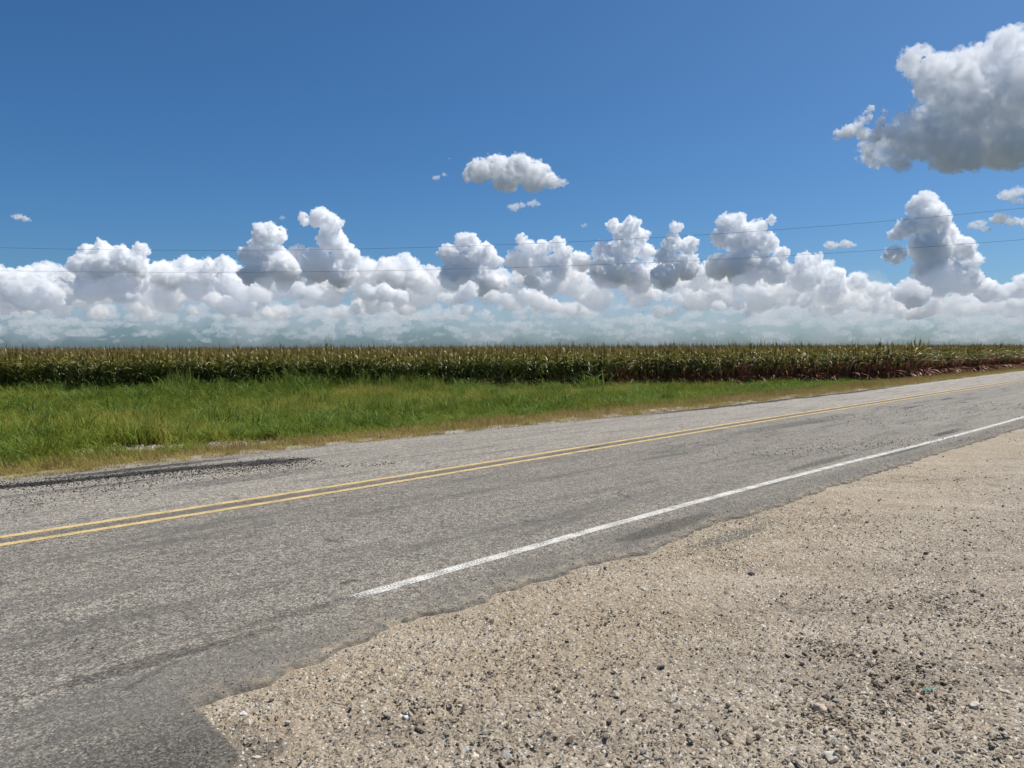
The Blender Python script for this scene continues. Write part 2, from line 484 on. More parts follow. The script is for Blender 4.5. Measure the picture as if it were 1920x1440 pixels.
# ------------------------------------------------------------------ scattering
def scatter(name, pts, rot, scl, idx, protos):
    """one object whose geometry nodes put small meshes on given points"""
    m = bpy.data.meshes.new(name)
    m.vertices.add(len(pts)); m.vertices.foreach_set('co', np.asarray(pts, np.float32).ravel())
    for an, tp, d in (('rot', 'FLOAT_VECTOR', rot), ('scl', 'FLOAT_VECTOR', scl), ('idx', 'INT', idx)):
        a = m.attributes.new(an, tp, 'POINT')
        a.data.foreach_set('vector' if tp == 'FLOAT_VECTOR' else 'value', np.asarray(d, np.float32 if tp != 'INT' else np.int32).ravel())
    o = link(name, m)
    g = bpy.data.node_groups.new(name, 'GeometryNodeTree')
    g.interface.new_socket('Geometry', in_out='INPUT', socket_type='NodeSocketGeometry')
    g.interface.new_socket('Geometry', in_out='OUTPUT', socket_type='NodeSocketGeometry')
    N, L = g.nodes, g.links
    i, out = N.new('NodeGroupInput'), N.new('NodeGroupOutput')
    j = N.new('GeometryNodeJoinGeometry')
    for p in reversed(protos):
        oi = N.new('GeometryNodeObjectInfo'); oi.inputs['Object'].default_value = p; oi.inputs['As Instance'].default_value = True
        L.new(oi.outputs['Geometry'], j.inputs[0])
    ip = N.new('GeometryNodeInstanceOnPoints')
    L.new(i.outputs[0], ip.inputs['Points']); L.new(j.outputs[0], ip.inputs['Instance'])
    ip.inputs['Pick Instance'].default_value = True
    for an, tp, sk in (('rot', 'FLOAT_VECTOR', 'Rotation'), ('scl', 'FLOAT_VECTOR', 'Scale'), ('idx', 'INT', 'Instance Index')):
        na = N.new('GeometryNodeInputNamedAttribute'); na.data_type = tp; na.inputs[0].default_value = an
        L.new(na.outputs[0], ip.inputs[sk])
    L.new(ip.outputs[0], out.inputs[0])
    md = o.modifiers.new('scatter', 'NODES'); md.node_group = g
    return o


def proto(name, mesh):
    return bpy.data.objects.new(name, mesh)      # never linked to the scene: only a source of geometry


def stone_mesh(seed, mat, sub=2, flat=0.6):
    rng = random.Random(seed)
    b = bmesh.new(); bmesh.ops.create_icosphere(b, subdivisions=sub, radius=1.0)
    planes = []
    for _ in range(9):
        d = Vector((rng.gauss(0, 1), rng.gauss(0, 1), rng.gauss(0, 1))).normalized(); planes.append((d, rng.uniform(0.5, 0.85)))
    for v in b.verts:
        for d, h in planes:
            k = v.co.dot(d) - h
            if k > 0: v.co -= d * k
        v.co.x *= 1.25; v.co.z *= flat
    m = bpy.data.meshes.new('stone'); b.to_mesh(m); b.free(); m.materials.append(mat)
    return m


def stone_mat():
    g = M('stone_mat')
    r = g.rnd()
    c = g.ramp(r, [(0, (0.10, 0.07, 0.05)), (0.03, (0.20, 0.14, 0.10)), (0.12, (0.30, 0.23, 0.155)), (0.4, (0.42, 0.34, 0.24)), (0.6, (0.42, 0.37, 0.29)),
                   (0.78, (0.56, 0.49, 0.38)), (0.92, (0.70, 0.63, 0.52)), (1.0, (0.82, 0.76, 0.66))])
    n = g.noise(g.obj(), 2.2, 4, .65)
    g.color(g.mix(g.ss(.35, .7, n, 0, .45), c, (0.33, 0.27, 0.20)))
    g.bump(n, .5, .15)
    return g.m


def build_gravel():
    sm = stone_mat()
    protos = [proto('stone', stone_mesh(k, sm, 2 if k < 3 else 1, (0.5, 0.65, 0.8, 0.55, 0.7, 0.45)[k])) for k in range(6)]
    rng = np.random.default_rng(5)
    P, R, Sc, I = [], [], [], []

    def add(n, r0, r1, med, sig, lo, hi, power=1.0, clump=None, seed=0):
        u = rng.random(n * 2)
        r = (r0 ** power + u * (r1 ** power - r0 ** power)) ** (1 / power)
        a = rng.uniform(math.radians(-58), math.radians(50), n * 2)
        x, y = r * np.sin(a), r * np.cos(a)
        s, t = x * U[0] + y * U[1], x * NV[0] + y * NV[1]
        ok = t < near_edge(s) - 0.01
        if clump is not None:
            ok &= rng.random(n * 2) < smooth(clump[0], clump[1], fbm(s * clump[2], t * clump[2], 61 + seed, 3))
        x, y, s, t = x[ok][:n], y[ok][:n], s[ok][:n], t[ok][:n]
        z = ground_z(s, t)
        nr = smooth(22, 9, np.hypot(x, y)) * smooth(0.0, 0.12, near_edge(s) - t)
        z = z + nr * ((fbm(s * 22, t * 22, 41, 3) - .5) * .030 + np.clip(fbm(s * 60, t * 60, 47, 2) - .52, 0, 1) * .05) + nr * (fbm(s * 5, t * 5, 43, 3) - .5) * .03
        sz = np.clip(np.exp(rng.normal(math.log(med), sig, len(x))), lo, hi)
        P.append(np.stack([x, y, z - sz * 0.05], -1))
        R.append(np.stack([rng.normal(0, .22, len(x)), rng.normal(0, .22, len(x)), rng.uniform(0, 6.28, len(x))], -1))
        Sc.append(np.stack([sz * rng.uniform(.7, 1.2, len(x)), sz, sz * rng.uniform(.6, 1.1, len(x))], -1))
        I.append(rng.integers(0, 6, len(x)))
    add(150000, 1.5, 9, 0.0040, .42, .002, .010, 1.3, (0.15, 0.6, 1.5), 0)
    add(11000, 1.5, 13, 0.0085, .4, .005, .018, 1.35, (0.42, 0.66, 1.3), 1)
    add(1500, 1.6, 15, 0.016, .3, .011, .030, 1.4, (0.46, 0.66, 1.1), 2)
    add(12000, 8, 26, 0.010, .35, .006, .02, 1.3, (0.3, 0.6, 1.0), 3)
    # heaps where traffic has swept the stones together
    add(420, 1.6, 12, 0.015, .3, .011, .028, 1.3, None, 4)
    for (px, py, sp, n) in ((1565, 1345, .10, 420), (1700, 1325, .10, 380), (1570, 1405, .16, 520), (1640, 1240, .16, 420), (1560, 1215, .10, 200), (1700, 1290, .14, 300), (1250, 1410, .16, 420),
                            (950, 1420, .12, 220), (1860, 1400, .14, 380), (780, 1330, .14, 220), (1750, 1130, .2, 300), (1850, 1180, .25, 420), (1160, 1160, .12, 150), (1000, 1250, .15, 180)):
        n = int(n * .6); c = ground_pt(px, py, -.02); x = c[0] + rng.normal(0, sp * 1.3, n); y = c[1] + rng.normal(0, sp, n)
        s, t = x * U[0] + y * U[1], x * NV[0] + y * NV[1]
        sz = np.clip(np.exp(rng.normal(math.log(.0068), .45, n)), .003, .020)
        P.append(np.stack([x, y, ground_z(s, t) + .012 + sz * .2], -1)); R.append(np.stack([rng.normal(0, .4, n), rng.normal(0, .4, n), rng.uniform(0, 6.28, n)], -1))
        Sc.append(np.stack([sz * 1.15, sz, sz * .8], -1)); I.append(rng.integers(0, 6, n))
    # the pale stony spot in the verge and stray chips along the far edge of the road
    n = 2600
    s = rng.uniform(-12, 24, n); t = far_edge(s) + np.abs(rng.normal(0.0, .13, n)) - .03
    x, y = xy(s, t); sz = rng.uniform(.008, .02, n)
    P.append(np.stack([x, y, np.maximum(ground_z(s, t), -.02) + sz * .2], -1)); R.append(rng.uniform(0, 6, (n, 3))); Sc.append(np.stack([sz] * 3, -1)); I.append(rng.integers(0, 6, n))
    n = 2600
    c0, c1 = st_of(215, 833, -.36), st_of(440, 828, -.36)
    k = rng.uniform(-.05, 1.05, n)
    s = c0[0] * (1 - k) + c1[0] * k + rng.normal(0, .3, n); t = c0[1] * (1 - k) + c1[1] * k + rng.normal(0, .6, n)
    x, y = xy(s, t); sz = rng.uniform(.02, .075, n)
    P.append(np.stack([x, y, ground_z(s, t) + sz * .4], -1)); R.append(rng.uniform(0, 6, (n, 3))); Sc.append(np.stack([sz] * 3, -1)); I.append(rng.integers(0, 6, n))
    # loose chips thrown onto the pavement
    n = 5000
    s = rng.uniform(1, 30, n); t = near_edge(s) + np.abs(rng.normal(0, .25, n)) + .01
    x, y = xy(s, t); sz = rng.uniform(.003, .007, n)
    P.append(np.stack([x, y, road_z(s, t) + sz * .4], -1)); R.append(rng.uniform(0, 6, (n, 3))); Sc.append(np.stack([sz] * 3, -1)); I.append(rng.integers(0, 6, n))
    o = scatter('gravel', np.concatenate(P), np.concatenate(R), np.concatenate(Sc), np.concatenate(I), protos)
    tag(o, 'loose tan and white gravel strewn over the roadside', 'gravel', kind='stuff')
    # dark tar crumbs on the lane, beside the white line and the far edge
    cm = M('crumb_mat'); cm.color((0.035, 0.030, 0.024))
    cp = [proto('crumb', stone_mesh(30 + k, cm.m, 1, .5)) for k in range(3)]
    P, R, Sc, I = [], [], [], []
    for (px0, py0, px1, py1, sp, n, s0, s1) in ((1420, 860, 1790, 822, .25, 300, .006, .014), (1560, 800, 1900, 760, .8, 220, .008, .018), (1250, 860, 1500, 820, .6, 110, .006, .012),
                                                (0, 945, 560, 875, .3, 900, .004, .011), (0, 915, 590, 866, .32, 2600, .004, .013), (640, 880, 740, 873, .1, 70, .006, .013), (0, 965, 300, 930, .2, 120, .004, .01),
                                                (1500, 830, 1900, 745, 1.0, 150, .007, .014), (-200, 1400, 1100, 900, 1.6, 60, .004, .009)):
        a, b = st_of(px0, py0), st_of(px1, py1)
        k = rng.random(n); s = a[0] * (1 - k) + b[0] * k; t = a[1] * (1 - k) + b[1] * k + rng.normal(0, sp, n)
        t = np.clip(t, near_edge(s) + .03, far_edge(s) - .03)
        x, y = xy(s, t); sz = rng.uniform(s0, s1, n)
        P.append(np.stack([x, y, road_z(s, t) + sz * .3], -1)); R.append(rng.uniform(0, 6, (n, 3))); Sc.append(np.stack([sz] * 3, -1)); I.append(rng.integers(0, 3, n))
    o = scatter('tar_crumbs', np.concatenate(P), np.concatenate(R), np.concatenate(Sc), np.concatenate(I), cp)
    tag(o, 'black crumbs of tar scattered over the grey road', 'tar crumbs', kind='stuff')
    # the larger stones one can point at
    big = [(1533, 1335, .030, .9, (0.42, .33, .25), 'rounded tan stone with a dark flank amid gravel at lower right'),
           (1545, 1312, .022, .7, (0.05, .045, .04), 'black stone just above the rounded tan stone'),
           (1408, 1078, .026, .7, (0.07, .06, .055), 'dark grey block of stone alone on bare dirt'),
           (1042, 1147, .028, .45, (0.06, .05, .045), 'flat dark stone on tan sand near the pavement edge'),
           (873, 1408, .026, .6, (0.30, .31, .29), 'grey green stone at the bottom edge, beside a tan slab'),
           (886, 1416, .022, .4, (0.50, .42, .32), 'pale tan slab touching the grey green stone'),
           (950, 1420, .040, .35, (0.22, .21, .19), 'wide flat grey stone at the bottom edge'),
           (762, 1340, .016, .8, (0.80, .78, .74), 'small white rounded pebble left of two white chips'),
           (455, 1336, .017, .7, (0.70, .67, .62), 'white pebble near the dark drive apron'),
           (1018, 1300 + 120, .0, .0, None, None),
           (1555, 1422, .032, .6, (0.45, .40, .33), 'pale angular stone at the bottom edge right of centre'),
           (1640, 1284, .018, .6, (0.06, .05, .045), 'black pebble between dirt and the pale stony band'),
           (1885, 1300, .026, .6, (0.40, .33, .25), 'tan stone near the right edge of the gravel'),
           (1826, 1325, .024, .7, (0.50, .45, .38), 'light angular stone right of the rounded tan stone'),
           (1735, 1040, .022, .8, (0.05, .04, .035), 'black stone far up the gravel towards the road')]
    for k, (px, py, r, fl, col, lab) in enumerate(big):
        if not lab: continue
        mm = M('rock_mat'); n = mm.noise(mm.obj(), 40, 5, .65)
        mm.color(mm.mix(mm.ss(.3, .7, n), col, tuple(min(1, q * 1.5 + .02) for q in col))); mm.bump(n, .5, .01)
        b = bmesh.new(); me = stone_mesh(100 + k, mm.m, 3, fl)
        me.transform(__import__('mathutils').Matrix.Scale(r, 4))
        p = ground_pt(px, py, -0.02); s, t = float(p @ U), float(p @ NV)
        o = link('stone', me); o.location = (p[0], p[1], float(ground_z(np.array([s]), np.array([t]))[0]) + r * fl * .35); o.rotation_euler = (.1, -.1, k * 1.3)
        tag(o, lab, 'stone', 'larger stones lying on the gravel')
    # scrap of turquoise plastic
    p = ground_pt(1740, 1296, -.02)
    pm = M('plastic_mat'); pm.color((0.16, 0.55, 0.50)); pm.b.inputs['Roughness'].default_value = .45
    b = bmesh.new()
    n = 7
    vs = []
    for i in range(n):
        u = i / (n - 1)
        for j in (-1, 1):
            vs.append(b.verts.new(((u - .5) * .062, j * (.007 + .003 * math.sin(i * 2.1)), .004 + .004 * math.sin(i * 1.7 + j))))
    for i in range(n - 1): b.faces.new((vs[2 * i], vs[2 * i + 2], vs[2 * i + 3], vs[2 * i + 1]))
    bmesh.ops.solidify(b, geom=b.faces[:], thickness=.0015)
    me = bpy.data.meshes.new('plastic_scrap'); b.to_mesh(me); b.free(); me.materials.append(pm.m)
    o = link('plastic_scrap', me); s, t = float(p @ U), float(p @ NV)
    o.location = (p[0], p[1], float(ground_z(np.array([s]), np.array([t]))[0]) + .012); o.rotation_euler = (.15, 0, .1)
    tag(o, 'small scrap of turquoise plastic lying on the gravel', 'plastic scrap')


# ------------------------------------------------------------------ leaves
def ribbon(V, Q, H, base, az, length, width, rise, droop, seg=4, fold=0.0, twist=0.0, tag_h=None):
    """append a curved tapering blade (two faces wide if folded)"""
    d = np.array([math.cos(az), math.sin(az)])
    side = np.array([-d[1], d[0], 0.0])
    p = np.array(base, float); ang = rise
    start = len(V)
    cols = 3 if fold else 2
    for k in range(seg + 1):
        u = k / seg
        w = width * (0.55 + 0.9 * u if u < 0.5 else 2.0 * (1 - u)) * 0.5 if k < seg else width * 0.03
        tw = twist * u
        sd = side * math.cos(tw) + np.array([0, 0, 1.0]) * math.sin(tw)
        if fold:
            up = np.array([0, 0, 1.0]) * fold * w
            V.extend([p - sd * w + up, p, p + sd * w + up]); H.extend([p[2]] * 3)
        else:
            V.extend([p - sd * w, p + sd * w]); H.extend([p[2]] * 2)
        st_ = length / seg
        p = p + np.array([d[0] * math.cos(ang), d[1] * math.cos(ang), math.sin(ang)]) * st_
        ang -= droop / seg * (0.5 + u * 1.2)
    for k in range(seg):
        a = start + k * cols
        for c in range(cols - 1):
            Q.append((a + c, a + c + 1, a + cols + c + 1, a + cols + c))


def tube(V, Q, H, p0, p1, r0, r1, n=5, seg=1):
    p0, p1 = np.array(p0, float), np.array(p1, float)
    start = len(V)
    for k in range(seg + 1):
        u = k / seg; p = p0 * (1 - u) + p1 * u; r = r0 * (1 - u) + r1 * u
        for i in range(n):
            a = 2 * math.pi * i / n
            V.append(p + np.array([math.cos(a) * r, math.sin(a) * r, 0])); H.append(p[2])
    for k in range(seg):
        for i in range(n):
            a = start + k * n + i; b = start + k * n + (i + 1) % n
            Q.append((a, b, b + n, a + n))


def leafy(g, col, trans=0.35, gloss=0.35, spec=.35):
    g.color(col)
    g.b.inputs['Roughness'].default_value = gloss
    g.b.inputs['Specular IOR Level'].default_value = spec
    tl = g.n.nodes.new('ShaderNodeBsdfTranslucent'); g.put(tl.inputs[0], col)
    mx = g.n.nodes.new('ShaderNodeMixShader'); mx.inputs[0].default_value = trans
    g.n.links.new(g.b.outputs[0], mx.inputs[1]); g.n.links.new(tl.outputs[0], mx.inputs[2])
    g.n.links.new(mx.outputs[0], g.out.inputs['Surface'])
    return g.m


def corn_mats():
    g = M('corn_leaf_mat')
    r = g.rnd(); P = g.pos(); S = g.sep(P)
    h = g.attr('h', out='Fac')
    lf = g.attr('leaf', out='Fac')
    n = g.noise(P, 0.35, 3)
    green = g.mix(r, (0.08, 0.12, 0.022), (0.165, 0.19, 0.038))
    green = g.mix(g.ss(.86, .96, lf), green, (0.24, 0.23, 0.09))
    green = g.mix(g.ss(1.3, 2.0, g.math('ADD', h, g.math('MULTIPLY', n, .4)), 0, .6), green, (0.34, 0.265, 0.06))
    # dried lower leaves; much more of them towards the road corner on the right
    right = g.ss(-9, 14, g.math('ADD', S[0], g.math('MULTIPLY', g.math('SUBTRACT', n, .5), 18)))
    lim = g.math('ADD', g.math('MULTIPLY', right, 1.1), g.math('MULTIPLY', g.math('SUBTRACT', lf, .5), .9))
    dry = g.ss(0.12, -0.12, g.math('SUBTRACT', h, lim))
    dcol = g.ramp(lf, [(0, (0.20, 0.06, 0.035)), (0.45, (0.38, 0.13, 0.07)), (.75, (0.46, .25, .14)), (1.0, (.42, .30, .19))])
    m1 = leafy(g, g.mix(dry, green, dcol), .28, .42)
    k = M('corn_tassel_mat')
    m2 = leafy(k, k.mix(k.rnd(), (0.15, 0.105, 0.04), (0.42, 0.30, 0.11)), .25, .7)
    return m1, m2


def corn_parts(seed, leaf_mat, tassel_mat):
    rng = random.Random(seed)
    V, Q, H, LF = [], [], [], []
    top = rng.uniform(1.72, 1.88)
    tube(V, Q, H, (0, 0, 0), (0, 0, top), .014, .007, 5, 2); LF += [.3] * (len(V) - len(LF))
    az0 = rng.uniform(0, 6.28)
    n = 15
    for k in range(n):
        u = k / (n - 1)
        z = .18 + (top - .25) * u
        az = az0 + math.pi * (k % 2) + rng.gauss(0, .45)
        L = (0.45 + 0.5 * math.sin(math.pi * min(1, u * .9 + .15))) * rng.uniform(.8, 1.15)
        rise = rng.uniform(.9, 1.3) if u > .25 else rng.uniform(-.2, .7)
        if u > .8: rise += .25; L *= .75
        ribbon(V, Q, H, (0, 0, z), az, L, rng.uniform(.06, .085), rise, rng.uniform(1.2, 2.7) * (1 if u < .85 else .5), 5, .35, rng.gauss(0, .5))
        LF += [rng.random()] * (len(V) - len(LF))
    # ear in its husk
    for _ in range(rng.choice((1, 1, 2))):
        a = rng.uniform(0, 6.28); zz = rng.uniform(.8, 1.1)
        tube(V, Q, H, (.015 * math.cos(a), .015 * math.sin(a), zz), (.09 * math.cos(a), .09 * math.sin(a), zz + .2), .024, .008, 6, 1)
        LF += [.9] * (len(V) - len(LF))
    stalk = mesh_np('corn_plant', V, Q, leaf_mat, False, {'h': ('FLOAT', H), 'leaf': ('FLOAT', LF)})
    V2, Q2, H2 = [], [], []
    tube(V2, Q2, H2, (0, 0, top - .02), (rng.gauss(0, .02), rng.gauss(0, .02), top + rng.uniform(.32, .5)), .008, .004, 4, 1)
    for _ in range(7):
        ribbon(V2, Q2, H2, (0, 0, top + rng.uniform(0, .1)), rng.uniform(0, 6.28), rng.uniform(.16, .3), .014, rng.uniform(1.0, 1.4), rng.uniform(.2, .9), 2)
    tas = mesh_np('tassel', V2, Q2, tassel_mat)
    # both joined, for the mass of the field
    Vb = np.concatenate([np.array(V), np.array(V2)]); Qb = np.concatenate([np.array(Q), np.array(Q2) + len(V)])
    both = mesh_np('corn', Vb, Qb, leaf_mat, False, {'h': ('FLOAT', H + H2), 'leaf': ('FLOAT', LF + [.5] * len(V2))})
    both.materials.append(tassel_mat)
    mi = np.zeros(len(Qb), np.int32); mi[len(Q):] = 1
    both.polygons.foreach_set('material_index', mi)
    return stalk, tas, both


FIELD_EDGE = np.array([(-400, 33.5), (-80, 37.0), (-25, 38.5), (12, 43.0), (25.5, 49.5), (46.0, 70.0), (46 + 900 * U[0], 70 + 900 * U[1])])


def field_depth(x, y):
    """metres behind the field's edge (negative outside)"""
    best = np.full(x.shape, 1e9); sgn = np.ones(x.shape)
    for (ax, ay), (bx, by) in zip(FIELD_EDGE[:-1], FIELD_EDGE[1:]):
        dx, dy = bx - ax, by - ay; L2 = dx * dx + dy * dy
        k = np.clip(((x - ax) * dx + (y - ay) * dy) / L2, 0, 1)
        d = np.hypot(x - ax - k * dx, y - ay - k * dy)
        side = np.sign((dx * (y - ay) - dy * (x - ax)))
        upd = d < best
        best = np.where(upd, d, best); sgn = np.where(upd, side, sgn)
    return best * sgn


def build_corn():
    lm, tm = corn_mats()
    kinds = [corn_parts(200 + k, lm, tm) for k in range(5)]
    rng = np.random.default_rng(8)
    # the 300 plants of the front row, each one an object
    seg = FIELD_EDGE[1:]
    cum = np.concatenate([[0], np.cumsum(np.hypot(*(seg[1:] - seg[:-1]).T))])
    s0 = np.interp(-27, seg[:, 0], cum)
    step = (np.interp(28.5, seg[:, 0], cum) - s0) / 300
    first = None
    for i in range(300):
        q = s0 + i * step + rng.normal(0, .03)
        x, y = np.interp(q, cum, seg[:, 0]) + rng.normal(0, .05), np.interp(q, cum, seg[:, 1]) + rng.normal(0, .08)
        ss_, tt_ = x * U[0] + y * U[1], x * NV[0] + y * NV[1]
        z = float(ground_z(np.array([ss_]), np.array([tt_]))[0])
        k = int(rng.integers(0, 5))
        o = link('corn_plant', kinds[k][0])
        o.location = (x, y, z - .02); o.rotation_euler = (rng.normal(0, .04), rng.normal(0, .04), rng.uniform(0, 6.28))
        f = float(np.clip(rng.normal(1.17, .06), 1.0, 1.36)); o.scale = (f * 1.1, f * 1.1, f)
        w = 'left' if x < -8 else 'middle' if x < 8 else 'right'
        tag(o, {'left': 'green corn plant with brown tassel, front row, behind the tall weeds at left',
                'middle': 'olive corn plant in the front row, middle of the picture',
                'right': 'corn plant with dried red brown lower leaves, front row, right of centre'}[w], 'corn plant', 'front row corn plants, ' + w)
        link('tassel', kinds[k][1], o)
    P = []
    def add(d0, d1, dens, xlim, ylim):
        n = int((xlim[1] - xlim[0]) * (ylim[1] - ylim[0]) * dens)
        x = rng.uniform(*xlim, n); y = rng.uniform(*ylim, n)
        inside = np.abs(x) < y * .78 + 6
        x, y = x[inside], y[inside]
        d = field_depth(x, y); ok = (d > d0) & (d < d1)
        P.append(np.stack([x[ok], y[ok]], -1))
    add(.35, 5, 6.5, (-45, 60), (33, 95))
    add(-.1, .35, 14, (28.5, 60), (50, 95))
    add(-.1, 4, 5, (60, 250), (80, 270))
    add(5, 30, 3.0, (-75, 90), (38, 120))
    add(30, 110, .9, (-150, 170), (60, 220))
    add(4, 60, .8, (60, 300), (90, 350))
    add(110, 400, .22, (-420, 420), (140, 560))
    p = np.concatenate(P); x, y = p[:, 0], p[:, 1]; n = len(x)
    s, t = x * U[0] + y * U[1], x * NV[0] + y * NV[1]
    f = np.clip(rng.normal(1.15, .055, n) - .07 * smooth(46, 56, s) * (t < 24), .95, 1.32)
    o = scatter('corn_field', np.stack([x, y, ground_z(s, t) - .02], -1),
                np.stack([rng.normal(0, .04, n), rng.normal(0, .04, n), rng.uniform(0, 6.28, n)], -1), np.stack([f * 1.15, f * 1.15, f], -1),
                rng.integers(0, 5, n), [proto('corn', k[2]) for k in kinds])
    print('corn', n)
    tag(o, 'dense ripening corn filling the field behind its front row', 'corn field', kind='stuff')


def build_grass():
    def gm(name, c0, c1, c2, trans=.35):
        g = M(name); P = g.pos()
        n = g.noise(P, .22, 3); n2 = g.noise(P, 2.5, 2)
        c = g.mix(g.rnd(), c0, c1)
        c = g.mix(g.ss(.42, .62, g.math('ADD', g.math('MULTIPLY', n, .7), g.math('MULTIPLY', n2, .3)), 0, .75), c, c2)
        return leafy(g, c, trans, .65, .1)
    green = gm('green_grass_mat', (0.12, 0.145, 0.016), (0.42, 0.42, 0.07), (0.42, 0.36, 0.10))
    lush = gm('lush_grass_mat', (0.06, 0.11, 0.012), (0.27, 0.33, 0.05), (0.20, 0.20, 0.024))
    dry = gm('dry_grass_mat', (0.30, 0.205, 0.07), (0.44, 0.32, 0.14), (0.24, 0.21, 0.05), .25)
    jg = gm('johnson_grass_mat', (0.09, 0.15, 0.024), (0.19, 0.27, 0.06), (0.15, 0.21, 0.035))

    def tuft(seed, n, h, w, spread, droop, mat, seg=3, rise=(1.0, 1.5)):
        rng = random.Random(seed); V, Q, H = [], [], []
        for _ in range(n):
            a, r = rng.uniform(0, 6.28), spread * math.sqrt(rng.random())
            ribbon(V, Q, H, (r * math.cos(a), r * math.sin(a), -.02), rng.uniform(0, 6.28), h * rng.uniform(.5, 1.15), w * rng.uniform(.7, 1.3),
                   rng.uniform(*rise), rng.uniform(*droop), seg, 0, rng.gauss(0, .6))
        return mesh_np('tuft', V, Q, mat)
    rng = np.random.default_rng(12)
    gp = [proto('tuft', tuft(300 + k, 28, .60, .017, .19, (.5, 2.4), green)) for k in range(4)] + \
         [proto('tuft', tuft(310 + k, 26, .58, .019, .18, (.6, 2.6), lush)) for k in range(3)]
    dp = [proto('tuft', tuft(320 + k, 36, .20, .008, .14, (.4, 2.0), dry, 3, (.5, 1.4))) for k in range(3)] + \
         [proto('tuft', tuft(330 + k, 30, .22, .008, .14, (.4, 1.8), green, 3, (.6, 1.4))) for k in range(2)]
    wp = [proto('tuft', tuft(350 + k, 16, .85, .030, .16, (1.0, 2.8), jg, 4, (1.1, 1.5))) for k in range(2)]
    c0, c1 = st_of(215, 836, -.36), st_of(440, 831, -.36)
    n = 130000
    s = rng.uniform(-30, 130, n); t = rng.uniform(11.0, 46, n)
    x, y = xy(s, t)
    r = np.hypot(x, y)
    ok = (np.abs(x) < y * .74 + 4) & (y > 6)
    d = field_depth(x, y)
    ok &= (d < .25) & (t > far_edge(s) + .06)
    # bare stony spot
    kk = np.clip(((s - c0[0]) * (c1[0] - c0[0]) + (t - c0[1]) * (c1[1] - c0[1])) / ((c1[0] - c0[0]) ** 2 + (c1[1] - c0[1]) ** 2), 0, 1)
    dd = np.hypot(s - c0[0] - kk * (c1[0] - c0[0]), t - c0[1] - kk * (c1[1] - c0[1]))
    bare = dd < 1.35 + (fbm(s, t, 77, 3) - .5) * 1.2
    b2 = st_of(690, 808, -.12)
    bare |= np.hypot(s - b2[0], (t - b2[1]) * 1.6) < .8
    ok &= ~(bare & (rng.random(n) < .95))
    lim = 15.2 + (fbm(s * .25, t * .25, 71, 3) - .5) * 2.4 + 1.0 * smooth(25, 60, s)
    isgreen = t > lim + rng.normal(0, .25, n)
    thin = rng.random(n) < np.where(isgreen, 1.0, .85)
    ok &= thin
    x, y, s, t, isgreen, lim, d = [q[ok] for q in (x, y, s, t, isgreen, lim, d)]
    m = len(x)
    lushf = fbm(s * .12, t * .12, 83, 3) + .15 * smooth(5, 40, s)
    pick = rng.random(m)
    idx = np.where(isgreen, np.where(rng.random(m) < .035 + .10 * smooth(.5, .7, fbm(s * .5, t * .5, 97, 2)) + .16 * smooth(-5, -1, d) * smooth(12, 0, x), rng.integers(12, 14, m), np.where(pick < smooth(.42, .66, lushf), rng.integers(4, 7, m), rng.integers(0, 4, m))),
                   np.where(pick < smooth(-1.6, 0.4, t - lim) * .5 + .08, rng.integers(10, 12, m), rng.integers(7, 10, m)))
    hs_ = np.where(isgreen, .55 + .45 * smooth(0, 2.5, t - lim), 1.0) * (0.35 + 1.15 * fbm(s * .7, t * .7, 91, 3))
    hs_ *= np.where(isgreen, .92 + .1 * smooth(-2.5, -.5, d) - .30 * smooth(30, 60, s), 1.0)
    hs_ *= np.where(~isgreen, .55 + .9 * smooth(.1, 1.6, t - far_t(s)), 1.0)
    hs_ *= np.where(isgreen, 1 + .9 * smooth(-7, -1, d) * smooth(.40, .60, fbm(s * .22 + 5, t * .22, 99, 3)) * smooth(4, -10, x), 1.0)
    hs_ *= rng.uniform(.7, 1.35, m) * (1 - .6 * smooth(3.2, 1.6, dd[ok]) * ~isgreen)
    w = rng.uniform(.9, 1.2, m)
    print('grass', m)
    o = scatter('roadside_grass', np.stack([x, y, ground_z(s, t)], -1), np.stack([rng.normal(0, .08, m), rng.normal(0, .08, m), rng.uniform(0, 6.28, m)], -1),
                np.stack([w, w, hs_], -1), idx, gp + dp + wp)
    tag(o, 'green and straw coloured grass between road and corn', 'grass', kind='stuff')
    # taller broad leaved clumps one can pick out
    jm = [tuft(340 + k, 46, 1.15, .032, .30, (1.2, 2.6), jg, 5, (1.15, 1.5)) for k in range(3)]
    spots = [(35, 835, 15.5, .72, 'dark green coarse grass clump at the left edge of the verge'),
             (82, 842, 15.2, .6, 'coarse dark grass clump, second from the left edge, close to the dry strip'),
             (262, 790, 19, .75, 'dark upright grass clump in front of the bare stony spot'),
             (170, 712, 33, .95, 'tall coarse grass against the corn at far left'),
             (250, 712, 33.5, 1.15, 'tall pale bladed grass clump left of a notch in the corn'),
             (345, 712, 34, 1.1, 'tall pale bladed grass standing high in front of dark corn'),
             (512, 735, 30, 1.05, 'grass clump with long blades arching left over the verge'),
             (760, 722, 36, 1.0, 'bluish green grass clump touching the corn left of centre'),
             (875, 724, 37, 1.05, 'bluish green grass clump before the corn near the centre'),
             (905, 726, 36.5, .95, 'lower bluish green grass clump joined to the central one'),
             (1020, 728, 38, 1.1, 'rounded green grass clump half way up the corn, right of centre'),
             (1045, 728, 38.5, 1.0, 'green grass clump on the right shoulder of the rounded one'),
             (1120, 726, 39.5, 1.5, 'tallest grass clump, a column of green before red brown corn'),
             (1100, 728, 39, 1.2, 'green clump leaning on the tallest grass column'),
             (1360, 728, 41, .75, 'low bright green weed mound at the foot of the reddish corn'),
             (1420, 727, 41.5, .7, 'low bright green weed mound right of a similar mound'),
             (505, 800, 19.5, .6, 'arching yellow green grass clump near the stony spot')]
